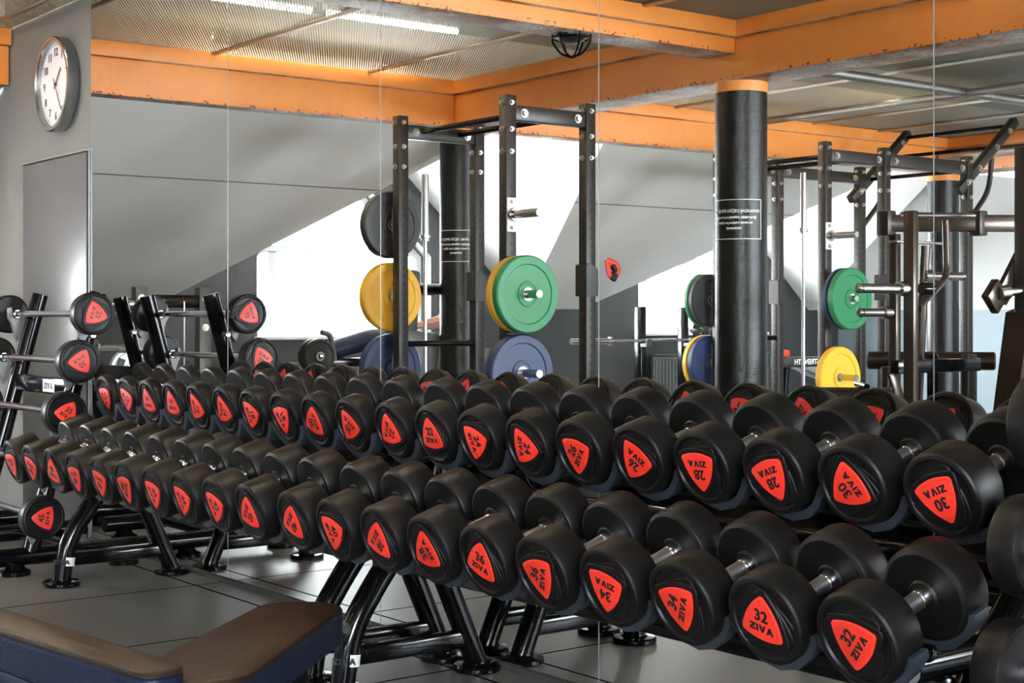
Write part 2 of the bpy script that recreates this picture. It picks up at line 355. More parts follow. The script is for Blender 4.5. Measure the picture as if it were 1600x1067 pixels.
beam('shallow orange beam with the caged detector hanging below its worn underside',-6.42,-6.18,ry(6.40),YM,2.735,'+-')
beam('farthest orange cross beam, above the machine gantry and pipe',-9.20,XR,ry(12.6),ry(12.27),ZB,'n')
# columns
def column(x,y,label,sign):
    t=thing('column',label,'column',(x,y,0),group='black round columns')
    part('shaft',MB().lathe([(.155,0),(.155,2.53)],(0,0,0),(0,0,1),48),col_m,t)
    part('capital',MB().lathe([(.157,0),(.157,.062)],(0,0,2.528),(0,0,1),48),orange,t)
    if sign:
        # notice printed on the cladding: thin white frame with four lines of lettering
        zc,a0=sign; mb=MB(); r=.1565; hw=1.12; hh=.118
        def arc(z0,z1,a,b,n=24):
            for i in range(n):
                p=a+(b-a)*i/n; q=a+(b-a)*(i+1)/n
                mb.face([(r*math.cos(p),r*math.sin(p),z0),(r*math.cos(q),r*math.sin(q),z0),(r*math.cos(q),r*math.sin(q),z1),(r*math.cos(p),r*math.sin(p),z1)])
        t_=.0045
        arc(zc+hh-t_,zc+hh,a0-hw,a0+hw); arc(zc-hh,zc-hh+t_,a0-hw,a0+hw)
        arc(zc-hh,zc+hh,a0-hw,a0-hw+t_/r,1); arc(zc-hh,zc+hh,a0+hw-t_/r,a0+hw,1)
        nt_=part('notice',mb,text_w,t); nt_['label']='notice in a thin white frame'
        for s,dz,sz in (('ODKŁADAJ CIĘŻKI SPRZĘT W',.048,.024),('(przyrządy) odkładaj z powrotem',.012,.02),('na swoje miejsce po użyciu',-.020,.02),('(dziękujemy)',-.052,.018)):
            me=text_mesh(s,sz,.0004,.0006,text_w).copy()
            for v in me.vertices:      # wrap round the shaft
                a=a0+v.co.x/r; rr=r-v.co.y; v.co=Vector((rr*math.cos(a),rr*math.sin(a),v.co.z+zc+dz))
            link('notice_line',me,nt_)
    return t
A1=math.atan2(1,.15)
column(-6.29,ry(6.56),'thick black column in the open middle of the room, nearest and widest, with a white framed notice',(1.77,math.radians(62)))
column(-9.18,ry(6.56),'black column behind the nearer power rack, its framed notice half hidden by a rack upright',(1.72,math.radians(48)))
column(-9.18,ry(12.42),'farthest black column, plain, in front of the pale back wall',None)
# ---- windows
def window(nm,W_,label):
    cy_=sum(p[0] for p in W_[:2])/2
    def off(P,d):
        n=len(P); out=[]
        area_=sum(P[i][0]*P[(i+1)%n][1]-P[(i+1)%n][0]*P[i][1] for i in range(n)); sg=1 if area_>0 else -1
        for i in range(n):
            p0,p1,p2=Vector(P[i-1]),Vector(P[i]),Vector(P[(i+1)%n])
            e1=(p1-p0).normalized(); e2=(p2-p1).normalized(); n1=Vector((-e1.y,e1.x))*sg; n2=Vector((-e2.y,e2.x))*sg
            b=(n1+n2).normalized(); out.append(tuple(p1+b*(d/max(.3,b.dot(n1)))))
        return out
    mb=MB(); a=W_; b_=off(W_,.07); n=len(a)
    for i in range(n):
        j=(i+1)%n; q=[a[i],a[j],b_[j],b_[i]]
        mb.prism(q,lambda y,z:(XL-.17,ry(y),z),lambda y,z:(XL-.24,ry(y),z))
    w_=struct(nm,mb,frame_w)
    y0,y1=W_[0][0],W_[1][0]
    def bar(nm2,ya,yb,za,zb,par=w_): return part(nm2,MB().box((XL-.205,ry((ya+yb)/2),(za+zb)/2),(.075,abs(yb-ya),zb-za),bev=.006),frame_w,par)
    bar('transom',y0+.06,y1-.06,1.78,1.85)
    bar('mullion',y0+.20,y0+.28,1.06,1.80); 
    mid=y0+.28+(y1-.07-y0-.28)/2
    bar('casement_stile',mid-.055,mid+.055,1.06,1.79)
    part('window_handle',MB().box((XL-.155,ry(mid),1.42),(.02,.03,.13),bev=.006).box((XL-.135,ry(mid+.0),1.47),(.02,.11,.022),bev=.005),frame_w,w_)
    part('pane',MB().prism(off(W_,.03),lambda y,z:(XL-.20,ry(y),z),lambda y,z:(XL-.206,ry(y),z)),glass,w_)
    part('window_sill',MB().box((XL-.02,ry((y0+y1)/2),1.0),(.30,y1-y0+.06,.03),bev=.006),white_p,w_)
    return w_
glass=bpy.data.materials.new('window_glass'); glass.use_nodes=True
_n=glass.node_tree; _b=_n.nodes['Principled BSDF']; _t=_n.nodes.new('ShaderNodeBsdfTransparent'); _g=_n.nodes.new('ShaderNodeBsdfGlossy'); _g.inputs['Roughness'].default_value=.02
_m=_n.nodes.new('ShaderNodeMixShader'); _m.inputs[0].default_value=.06; _n.links.new(_t.outputs[0],_m.inputs[1]); _n.links.new(_g.outputs[0],_m.inputs[2]); _n.links.new(_m.outputs[0],_n.nodes['Material Output'].inputs[0])
window('window_1',W1,''); window('window_2',W2,'')
# ---- door, mirror panels, base strip
mb=MB().box((-8.255,YM-.010,1.04),(.975,.02,2.08),bev=.004)
door=struct('door_1',mb,door_m)
part('door_frame',MB().box((-7.752,YM-.008,1.05),(.010,.016,2.10)).box((-8.25,YM-.012,2.09),(1.0,.024,.010)),edge_m,door)
part('door_seal',MB().box((-7.763,YM-.011,1.04),(.012,.022,2.07)),ink,door)
xs=[-7.74,-6.139,-4.862,-3.586,-2.316,-1.04]
wh=['leftmost mirror panel, next to the grey door','second mirror panel from the clock wall, showing the left end of the dormer glare','mirror panel showing the nearer power rack between two seams','mirror panel showing the thick black column and the farther rack','rightmost mirror panel, showing the lever machine']
for i in range(5):
    t=thing('mirror_panel',wh[i],'mirror',(xs[i],YM,0),group='wall mirror panels')
    wd=xs[i+1]-xs[i]-.003
    part('mirror_glass',MB().box((wd/2+.0015,-.003,(ZC)/2+.01),(wd,.006,ZC-.02)),mirror_m,t)
    part('polished_edge',MB().box((wd+.0015+.0008,-.0035,ZC/2+.01),(.0018,.0075,ZC-.02)),edge_m,t)
struct('baseboard_front',MB().box((-4.4,YM-.012,.008),(6.7,.024,.016)),concrete)
# ---- clock
C0=(-8.18,YM-.0,1.2+1.29)
t=thing('wall_clock','large round white-faced wall clock in a brushed steel case','clock',C0)
part('case',MB().lathe([(.262,0),(.264,.004),(.264,.058),(.258,.064),(.240,.064),(.238,.060),(.238,.028),(.0,.026)],(0,0,0),(0,-1,0),96),steel,t)
fc=part('dial',MB().lathe([(.237,.0),(.237,.002)],(0,-.0285,0),(0,-1,0),96),mat('clock_dial_white',(.80,.78,.80),.4),t)
for i in range(12):
    a=R(30*(i+1)); link('numeral',text_mesh(str(i+1),.062,.0006,.0006,ink),fc,(.178*math.sin(a),-.0325,.178*math.cos(a)))
mb=MB()
for i in range(60):
    a=R(6*i); l=.012 if i%5==0 else .004
    mb.box((.222*math.sin(a),-.0318,.222*math.cos(a)),(.0035,.001,l),Euler((0,a,0)))
part('minute_ticks',mb,ink,fc)
brown=mat('dark_red_clock_hand',(.10,.03,.025),.4)
a=R(43); part('hour_hand',MB().box((.04*math.sin(a),-.036,.04*math.cos(a)),(.009,.002,.145),Euler((0,a,0))),brown,t)
a=R(148); part('minute_hand',MB().box((.065*math.sin(a),-.040,.065*math.cos(a)),(.006,.002,.21),Euler((0,a,0))),brown,t)
part('hand_boss',MB().cyl((0,-.03,0),(0,-.043,0),.009),brown,t)
# ---- caged detector under the shallow beam
t=thing('caged_smoke_detector','small black wire cage round a detector hanging under the shallow orange beam','detector',(-6.30,ry(5.25),2.735))
part('base_plate',MB().lathe([(.085,0),(.085,-.02),(.05,-.045),(.0,-.05)],(0,0,0),(0,0,1),24,False),satin,t)
for i in range(6):
    a=R(60*i+15); c,s=math.cos(a),math.sin(a)
    part('cage_wire',MB().tube(rbend([(.105*c,.105*s,0),(.105*c,.105*s,-.04),(.06*c,.06*s,-.105),(0,0,-.125)],.05),.006,8),gloss,t)
part('cage_ring',MB().tube([(.105*math.cos(R(i*15)),.105*math.sin(R(i*15)),-.02) for i in range(25)],.006,8),gloss,t)
# ---- fluorescent battens above the metal ceiling
def batten(x,y0,y1,label,z=3.06):
    t=thing('fluorescent_lamp',label,'lamp',(x,(y0+y1)/2,z),group='fluorescent lamps above the metal ceiling'); L_=y1-y0
    part('housing',MB().box((0,0,.045),(.06,L_,.05),bev=.008),white_p,t)
    part('lamp_tube',MB().cyl((0,-L_/2+.02,0),(0,L_/2-.02,0),.019),tube_m,t)
    return t
batten(-8.0,ry(5.71),ry(4.70),'glowing fluorescent tube above the metal ceiling, farther one of the bright pair')
batten(-8.0,ry(4.62),ry(3.62),'glowing fluorescent tube above the metal ceiling, nearer the mirror, one of the bright pair')
bl=batten(-8.95,ry(6.0),ry(4.4),'shielded fluorescent tube glowing through the metal ceiling beside the golden beam edge',3.03)
bl.children[1].data.materials[0]=tube_hot
part('added_shield',MB().box((.055,0,-.005),(.006,1.62,.11)),white_p,bl)  # board added to hide the tube so that only its glow shows
for x,ya,yb in ((-4.6,5.0,6.2),(-4.6,3.4,4.6),(-2.0,4.2,5.4),(-7.6,8.9,10.1),(-4.2,8.0,9.2),(-4.2,11,12.2),(-8.3,7.3,8.5),(-.5,9,10.2)):
    batten(x,ry(yb),ry(ya),'unseen fluorescent tube added above the metal ceiling',3.06)  # tubes out of sight, added for the general light of the room
# ================================================================= DUMBBELLS AND THEIR RACKS
def tri(rc,sag,n=10,rot=0,rnd=.12):
    """three-cornered badge outline with bulging sides and tight corners"""
    V=[Vector((rc*math.sin(R(120*k)),rc*math.cos(R(120*k)))) for k in range(3)]; P=[]
    for k in range(3):
        a,b=V[k],V[(k+1)%3]; m_=(a+b)/2; nrm=m_.normalized()
        for i in range(n+1):
            t=rnd*.35+(1-rnd*.7)*i/n; q=a.lerp(b,t)+nrm*sag*4*t*(1-t); P.append(q)
    c,s=math.cos(rot),math.sin(rot)
    return [(p.x*c-p.y*s,p.x*s+p.y*c) for p in P]
def head_mesh(r,t,name='head'):
    """rubber head: flat disc face at y=0 looking to -Y, body behind it"""
    mb=MB(); mb.mi=0
    mb.lathe([(.0,.006),(r-.020,.006),(r-.017,.001),(r-.013,0),(r-.006,.0018),(r-.0015,.006),(r,.012),(r,t-.010),(r-.003,t-.004),(r-.010,t),(.034,t),(.030,t+.004),(.0,t+.004)],(0,0,0),(0,1,0),72,False)
    mb.mi=1
    for rc,rot,y in ((r-.011,R(32),.0032),(r-.015,R(16),.0012),(r-.019,0,-.0015)):
        sg=rc*.17; P=tri(rc,sg,10,rot); Q=tri(rc-.003,sg,10,rot)
        mb.prism(P,lambda a,b:(a,y+.002,b),lambda a,b:(a,.007,b)); 
        n=len(P); mb._new([(a,y+.002,b) for a,b in P]+[(a,y,b) for a,b in Q],[tuple(range(2*n-1,n-1,-1))]+[(i,(i+1)%n,n+(i+1)%n,n+i) for i in range(n)])
    return mb.mesh(name,[rubber,rubber_face],28)
_bd={}
def badge_mesh(txt,rc=.062):
    if (txt,rc) in _bd: return _bd[(txt,rc)]
    mb=MB(); sg=rc*.17; P=tri(rc,sg,10); Q=tri(rc-.003,sg,10); n=len(P); y=-.0045
    mb._new([(a,0,b) for a,b in P]+[(a,y+.001,b) for a,b in P]+[(a,y,b) for a,b in Q],
        [(i,(i+1)%n,n+(i+1)%n,n+i) for i in range(n)]+[(n+i,n+(i+1)%n,2*n+(i+1)%n,2*n+i) for i in range(n)]+[tuple(range(3*n-1,2*n-1,-1))])
    k=rc/.062
    for me_,dz in ((ziva_mesh(.0165*k,.0006,ink),-.014*k),(text_mesh(txt,.036*k,.0006,.0011,ink),.014*k)):
        me=me_.copy(); me.transform(Matrix.Translation((0,y-.0003,dz)))
        mb.mi=1; mb._new([v.co for v in me.vertices],[tuple(p.vertices) for p in me.polygons]); bpy.data.meshes.remove(me)
    me=mb.mesh('badge',[red,ink],28); _bd[(txt,rc)]=me; return me
def handle_mesh(L):
    mb=MB(); mb.mi=0; mb.lathe([(.021,-L/2),(.021,-L/2+.018),(.019,-L/2+.021)],(0,0,0),(0,1,0),32); mb.lathe([(.019,L/2-.021),(.021,L/2-.018),(.021,L/2)],(0,0,0),(0,1,0),32)
    mb.mi=1; mb.lathe([(.0185,-L/2+.021),(.0185,L/2-.021)],(0,0,0),(0,1,0),32,False); return mb.mesh('handle',[chrome,chrome_rough])
HL=.132; hmesh=handle_mesh(HL)
NW={12:'twelve',14:'fourteen',16:'sixteen',18:'eighteen',20:'twenty',22:'twenty-two',24:'twenty-four',26:'twenty-six',28:'twenty-eight',30:'thirty',32:'thirty-two',34:'thirty-four',36:'thirty-six',38:'thirty-eight',40:'forty',42:'forty-two',44:'forty-four',46:'forty-six',48:'forty-eight',50:'fifty',25:'twenty-five',35:'thirty-five',45:'forty-five'}
TILT=R(17)
def make_dumbbell(kg,r,t):
    d=thing('dumbbell','','dumbbell')
    hm=head_mesh(r,t)
    for s in (-1,1):
        h=link('head',hm,d,(0,s*(HL/2+t),0),(0,0,0 if s<0 else R(180)))
        link('badge',badge_mesh(str(kg)),h)
    link('handle',hmesh,d)
    return d
def place_db(d,x,y,z,theta,label,group):
    d.location=(x,y,z)
    d.rotation_euler=(Matrix.Rotation(TILT,3,'X')@Matrix.Rotation(R(theta),3,'Y')).to_euler()
    d['label']=label; d['group']=group
thT=[60,80,2,0,106,112,84,58,-105,-140,118,0,80,100,-50,-142,180,160,-125,157]
thB=[60,-160,12,180,-165,-62,72,80,79,130,138,74,138,-118,20,-68,-166,-66,12,-52]
YT,ZT,YBt,ZBt=2.775,.868,2.405,.622
XT_=[-6.50+.2385*k for k in range(10)]+[-4.095+.2385*k for k in range(10)]
XB_=[-6.44+.2385*k for k in range(10)]+[-4.02+.2385*k for k in range(10)]
for row in (0,1):
    for p in range(10):
        kg=(12+2*p) if row==0 else (50-2*p)
        t=(.045+.0055*p) if row==0 else (.125-.0045*p)
        r=.097 if row==0 else .099
        a=make_dumbbell(kg,r,t); b=copy_tree(a)
        for j,o in enumerate((a,b)):
            k=2*p+j; tier='upper' if row==0 else 'lower'
            lab='black round dumbbell with red badge marked %s, %s of its pair on the %s tier'%(NW[kg],('farther','nearer')[j],tier)
            if row==0: place_db(o,XT_[k],YT,ZT,thT[k],lab,'dumbbells on the upper tier')
            else: place_db(o,XB_[k],YBt,ZBt,thB[k],lab,'dumbbells on the lower tier')
def cradle_mesh(r=.102,pitch=.2385,wd=.045):
    """moulded saddle: hollow on top to take the head, keel-shaped below, cusps between neighbours"""
    mb=MB(); n=14; hw=pitch/2-.002; P=[]
    a=math.asin(hw/ (r+.022)); 
    for i in range(n+1):
        x=-hw+2*hw*i/n; z=-math.sqrt(max(0,r*r-min(abs(x),r*.985)**2)); z=min(z,-.028) if abs(x)<r else -.028
        P.append((x,z))
    Q=[(hw,-.045),(hw*.75,-.082),(hw*.45,-.112),(0,-.125),(-hw*.45,-.112),(-hw*.75,-.082),(-hw,-.045)]
    mb.prism(P+Q,lambda a_,b_:(a_,-wd/2,b_),lambda a_,b_:(a_,wd/2,b_)); return mb.mesh('cradle',cradle_m,40)
cmesh=cradle_mesh()
def make_rack():
    """origin on the floor under the middle; side frames at x=+-1.105; y=0 is 2.70 in the room"""
    t=thing('dumbbell_rack','','rack'); Y0=2.70
    L=2.40
    for s in (-1,1):
        x=1.105*s
        fr=part('front_leg',MB().tube(rbend([(x,2.47-Y0,.02),(x,2.50-Y0,.20),(x,2.64-Y0,.40),(x,2.86-Y0,.62),(x,2.88-Y0,.76)],.16,6),.040,20),gloss,t)
        part('foot_plate',MB().lathe([(.078,0),(.082,.004),(.082,.016),(.076,.022),(.05,.024),(.046,.03)],(x,2.47-Y0,0),(0,0,1),32),gloss,t)
        part('leg_sticker',MB().lathe([(.0412,.090),(.0412,.128)],(x,2.477-Y0,0),(0,.12,1),32,False),sticker,fr)
        link('brand_lettering',ziva_mesh(.020,.0006,ink),fr,(x+.0418*math.sin(R(48)),2.4865-Y0-.0418*math.cos(R(48)),.109),(0,0,R(48)))
        part('rear_leg',MB().tube(rbend([(x,3.0-Y0,.02),(x,2.82-Y0,.43),(x,2.70-Y0,.50),(x,2.45-Y0,.50)],.10,6),.038,20),gloss,t)
        part('foot_plate',MB().lathe([(.078,0),(.082,.004),(.082,.016),(.076,.022),(.05,.024),(.046,.03)],(x,3.0-Y0,0),(0,0,1),32),gloss,t)
        part('lower_tie',MB().box((x,2.735-Y0,.115),(.05,.46,.06),bev=.012),gloss,t)
        part('gusset',MB().prism([(2.62-Y0,.42),(2.86-Y0,.62),(2.74-Y0,.36)],lambda a,b:(x-.012,a,b),lambda a,b:(x+.012,a,b)),gloss,t)
    for yc,zc in ((YT-Y0,ZT),(YBt-Y0,ZBt)):
        rot=Euler((TILT,0,0)); Mx=Matrix.Translation((0,yc,zc))@rot.to_matrix().to_4x4()
        for s in (-1,1):
            c=Mx@Vector((0,s*.042,-.112)); part('tier_rail',MB().box(c,(L-.10,.035,.03),rot,bev=.008),gloss,t)
        for x in (-L/2+.12,-1.105,0,1.105,L/2-.12):
            part('tier_spacer',MB().box(Mx@Vector((x,0,-.128)),(.04,.15,.02),rot,bev=.006),gloss,t)
        for s in (-1,1):
            part('rail_end_cap',MB().cyl(Mx@Vector((s*(L/2-.06),-.042,-.112)),Mx@Vector((s*(L/2-.035),-.042,-.112)),.024,24,bev=.006),grey_pl,t)
    part('long_beam',MB().box((0,2.90-Y0,.62),(2.2,.05,.08),bev=.012),gloss,t)
    part('long_beam',MB().box((0,2.60-Y0,.425),(2.2,.05,.06),bev=.012),gloss,t)
    for xs_,yc,zc in ((XT_,YT,ZT),(XB_,YBt,ZBt)):
        M0=Matrix.Translation((0,yc-Y0,zc))@Matrix.Rotation(TILT,4,'X'); dx=.02*0
        for k in range(10):
            for s in (-1,1):
                c=M0@Vector((0,s*.098,0)); link('cradle',cmesh,t,(xs_[k]+5.415,c.y,c.z),(TILT,0,0))
    return t
r1=make_rack(); r1.location=(-5.415,2.70,0); r1['label']='black two-tier dumbbell rack holding the lightest and heaviest pairs, near the clock wall'
r2=copy_tree(r1); r2.location=(-3.005,2.70,0); r2['label']='black two-tier dumbbell rack holding the pairs marked twenty-two to forty, nearest the camera'
for o in (r1,r2): o['group']='two-tier dumbbell racks'
# ================================================================= FIXED BARBELLS ON THEIR STANDS
BR=[(1.21,.097,25,108),(.99,.027,30,145),(.754,-.038,35,35),(.52,-.09,40,-60),(.283,-.143,45,-85)]
bh=head_mesh(.100,.070)
def make_barbell(kg,curl):
    d=thing('fixed_barbell','','barbell')
    for s in (1,-1):
        h=link('head',bh,d,(s*.605,0,0),(0,0,R(90)*s)); link('badge',badge_mesh(str(kg),.062),h)
    if curl:
        P=[(-.54,0,0),(-.42,0,0),(-.30,0,.055),(-.20,0,-.02),(-.09,0,-.05),(0,0,.015),(.09,0,-.05),(.20,0,-.02),(.30,0,.055),(.42,0,0),(.54,0,0)]
        P=[(a,c*.9,c*.45) for a,b,c in P]
        part('bar',MB().tube(rbend(P,.04,5),.0145,16),chrome,d)
    else:
        mb=MB(); mb.mi=0
        mb.cyl((-.54,0,0),(-.43,0,0),.020).cyl((.43,0,0),(.54,0,0),.020).cyl((-.43,0,0),(-.19,0,0),.0165).cyl((.19,0,0),(.43,0,0),.0165).cyl((-.19,0,0),(.19,0,0),.0165)
        part('bar',mb,chrome,d)
    return d
def make_bar_stand():
    t=thing('barbell_stand','','stand'); 
    for s in (-1,1):
        x=.385*s
        part('base_tube',MB().cyl((x,-.33,.085),(x,.44,.085),.042,24),gloss,t); part('end_cap',MB().cyl((x,-.345,.085),(x,-.325,.085),.040,24,bev=.006),grey_pl,t)
        for yy in (-.20,.33): part('foot',MB().lathe([(.07,0),(.072,.02),(.05,.03),(.03,.06)],(x,yy,0),(0,0,1),28),gloss,t)
        up=part('upright',MB().tube([(x,-.13,.09),(x,.20,1.31)],.040,20),gloss,t)
        for z,y,_,_ in BR:
            part('bar_hook',MB().prism([(y-.045,z+.03),(y-.03,z+.035),(y-.028,z-.012),(y-.012,z-.026),(y+.012,z-.026),(y+.03,z-.008),(y+.04,z-.03),(y+.02,z-.11),(y+.0,z-.14),(y-.012,z-.11),(y-.03,z-.045),(y-.045,z-.02)],lambda a,b:(x+s*.045,a,b),lambda a,b:(x+s*.075,a,b)),grey_pl,t)
            yu=-.13+.33*(z-.11-.09)/1.22
            part('hook_bolt',MB().cyl((x+s*.03,yu,z-.10),(x+s*.085,yu,z-.10),.014,12),zinc,t)
    part('cross_tube',MB().tube([(-.385,.10,.085),(.385,.10,.085)],.034,20),gloss,t)
    cb=part('cross_beam',MB().box((0,.075,.86),(.72,.035,.085),bev=.012),gloss,t)
    st=part('beam_sticker',MB().box((.12,.056,.86),(.15,.003,.062),bev=.001),sticker,cb); st['label']='white sticker with lettering'
    link('brand_lettering',ziva_mesh(.030,.0006,ink),cb,(.12,.0535,.86))
    part('cross_beam',MB().box((0,-.005,.50),(.72,.035,.07),bev=.012),gloss,t)
    return t
def fill_stand(x,where,curl,group,yc=2.6):
    for z,y,kg,th in BR:
        b=make_barbell(kg,curl); b.location=(x,yc+y,z); b.rotation_euler=(R(-th*.2 if curl else -th),0,0)
        nm='curl bar' if curl else 'straight barbell'
        b['label']='%s marked %s on the stand %s'%(nm,NW[kg],where); b['group']=group
s1=make_bar_stand(); s1.location=(-7.30,2.6,0); tag(s1,'gloss black barbell stand with five bars in front of the grey door','stand')
s2=copy_tree(s1); s2.location=(-8.68,2.5,0); tag(s2,'gloss black stand of curl bars, seen in the mirror beyond the barbell stand','stand')
s3=copy_tree(s1); s3.location=(-1.125,2.6,0); tag(s3,'gloss black barbell stand at the near end of the dumbbell racks','stand')
fill_stand(-7.30,'by the grey door',False,'straight barbells by the door')
fill_stand(-8.68,'deepest in the mirror corner',True,'curl bars',2.5)
fill_stand(-1.125,'cut by the picture edge',False,'barbells at the near end')
# ================================================================= BENCHES IN FRONT
def pad(L,W,T,taper=0,rnd=.05):
    rnd=min(rnd,W*.42)
    mb=MB(); n=6; P=[]
    def corner(cx,cy_,a0):
        for i in range(n+1):
            a=R(a0+90*i/n); P.append((cx+rnd*math.cos(a),cy_+rnd*math.sin(a)))
    corner(L/2-rnd,W/2-taper-rnd,0); corner(-L/2+rnd,W/2-rnd,90); corner(-L/2+rnd,-W/2+rnd,180); corner(L/2-rnd,-W/2+taper+rnd,270)
    N=len(P); rings=[(-T,-.006),(-T+.006,0),(-.026,0),(-.016,.0),(-.0135,-.0035),(-.011,.0),(-.004,-.004),(0,-.013)]
    c=Vector((0,0)); vs_=[]
    for z,ins in rings:
        for a,b in P:
            l=math.hypot(a,b); vs_.append((a+ins*a/l*1.0,b+ins*b/l*1.0,z))
    fs=[tuple(range(N-1,-1,-1)),tuple((len(rings)-1)*N+k for k in range(N))]; v=[mb.bm.verts.new(p) for p in vs_]
    for f in fs[:1]: mb.bm.faces.new([v[i] for i in f]).material_index=1
    mb.bm.faces.new([v[i] for i in fs[1]]).material_index=0
    for i in range(len(rings)-1):
        for k in range(N):
            k2=(k+1)%N; mb.bm.faces.new((v[i*N+k],v[i*N+k2],v[(i+1)*N+k2],v[(i+1)*N+k])).material_index=0 if i>=5 else 1
    return mb
def bench(label,p0,p1,W,T,z,taper=0):
    p0=Vector(p0); p1=Vector(p1); d=p1-p0; L=d.length; a=math.atan2(d.y,d.x)
    t=thing('bench',label,'bench',((p0.x+p1.x)/2,(p0.y+p1.y)/2,0),(0,0,a),group='gym benches')
    part('seat_pad',pad(L,W,T,taper,W*.36),[leather_top,leather_side],t,(0,0,z),ang=50)
    part('backing_board',MB().box((0,0,z-T-.012),(L-.05,W-.05,.02),bev=.004),leather_side,t)
    part('spine',MB().box((0,0,z-T-.06),(L*.86,.06,.07),bev=.012),leather_side,t)
    for s in (-1,1):
        part('leg',MB().tube(rbend([(s*L*.36,0,z-T-.06),(s*L*.42,0,.06)],.05),.032,16),gloss,t)
        part('foot_bar',MB().cyl((s*L*.42,-.20,.035),(s*L*.42,.20,.035),.034,20),gloss,t)
    return t
b2=bench('black bench with brown-lit top, its rounded end pointing at the dumbbell rack',(-3.06,1.42),(-3.69,2.115),.28,.08,.40,.02)
part('handle_loop',MB().tube(rbend([(.50,-.07,.30),(.585,-.07,.30),(.60,.0,.305),(.585,.07,.30),(.50,.07,.30)],.05),.021,16),grey_pl,b2)
b1=bench('black bench with a long blue-lit side, in front of the rounded bench',(-4.0,1.105),(-2.76,1.262),.125,.08,.50,.008)
part('adjusting_bolt',MB().cyl((-.25,-.09,.33),(-.25,-.065,.33),.022,20,bev=.004).cyl((-.25,-.10,.33),(-.25,-.088,.33),.013,12),zinc,b1)
part('side_plate',MB().box((-.25,-.055,.33),(.34,.012,.10),bev=.004),leather_side,b1)
# ================================================================= POWER RACKS (behind the camera, seen in the mirror)
def upright(par,x,y,h,s=.075):
    p=part('upright',MB().box((0,0,h/2),(s,s,h),bev=.006),post_m,par,(x,y,0)); return p
def bolt(par,p,d,r=.017):
    """hex bolt with washer, head pointing along d"""
    p=Vector(p); d=Vector(d); mb=MB().cyl(p,p+d*.004,r*1.25,20).cyl(p+d*.004,p+d*.018,r*.85,6); return part('bolt',mb,zinc,par)
def peg(par,x,y,z,s,L=.30):
    part('peg_plate',MB().box((x+s*.042,y,z),(.010,.075,.20),bev=.003),white_p if s>0 else steel,par)
    part('plate_peg',MB().cyl((x+s*.045,y,z),(x+s*.075,y,z),.040,28,bev=.004).cyl((x+s*.07,y,z),(x+s*L,y,z),.0245,28,bev=.002),steel,par)
    for dz in (-.075,.075): bolt(par,(x+s*.047,y,z+dz),(s,0,0),.015)
def jcup(par,x,y,z,sy):
    part('j_cup',MB().prism([(-.05,-.10),(.05,-.10),(.05,.09),(.02,.10),(-.05,.06)],lambda a,b:(x-.052,y+sy*a,z+b),lambda a,b:(x+.052,y+sy*a,z+b)),satin,par)
def power_rack(label,x0,x1,y0,y1,h,ext=None,pegs_right=(),pegs_left=()):
    ox,oy=(x0+x1)/2,(y0+y1)/2
    t=thing('power_rack',label,'rack',(ox,oy,0),group='power racks'); X0,X1,Y0,Y1=x0-ox,x1-ox,y0-oy,y1-oy
    ys=[Y0,Y1]+([ext-oy] if ext is not None else [])
    for x in (X0,X1):
        for y in ys: upright(t,x,y,h)
        for za in (h-.10,.12):
            yy=sorted(ys)
            for a,b in zip(yy[:-1],yy[1:]):
                part('side_beam',MB().box((x,(a+b)/2,za),(.062,b-a-.075,.09),bev=.006),satin,t)
                if za>1:
                    s=1 if x>0 else -1
                    for q in (a+.10,b-.10): bolt(t,(x+.031,q,za),(1,0,0),.021)
        for y in ys:
            for z in (h-.045,h-.20,h-.33): bolt(t,(x+.0375,y,z),(1,0,0),.012); bolt(t,(x,y-.0375*(1 if y<=0 else 1),z-.0),(0,1,0),.013) if False else bolt(t,(x,y+.0375,z),(0,1,0),.014)
    for y in (Y0+.16*(1 if Y1>Y0 else -1),Y1-.16*(1 if Y1>Y0 else -1)):
        part('pull_up_bar',MB().cyl((X0,y,h-.09),(X1,y,h-.09),.019,20),gloss,t)
    part('cross_beam',MB().box(((X0+X1)/2,Y1,.15),(X1-X0-.075,.06,.08),bev=.006),satin,t)
    part('safety_bar',MB().cyl((X0,(Y0),1.02),(X0,(Y1),1.02),.02,16),gloss,t)
    for z in pegs_right: peg(t,X1,Y0,z,1)
    for z in pegs_left: peg(t,X0,Y0,z,-1)
    jcup(t,X1,Y1,1.42,1); jcup(t,X0,Y1,1.40,1)
    return t
Yr=lambda v:ry(v)
pr1=power_rack('nearer charcoal power rack with punched uprights, loaded with green, yellow and blue plates',-8.12,-6.98,Yr(5.33),Yr(5.94),2.49,None,(1.79,1.325,.87),(1.79,1.325,.86))
pr2=power_rack('farther charcoal power rack behind the thick black column, with slanted climbing arms',-8.49,-7.40,Yr(8.60),Yr(9.28),2.49,Yr(10.32),(1.79,1.325,.75),(1.325,.82))
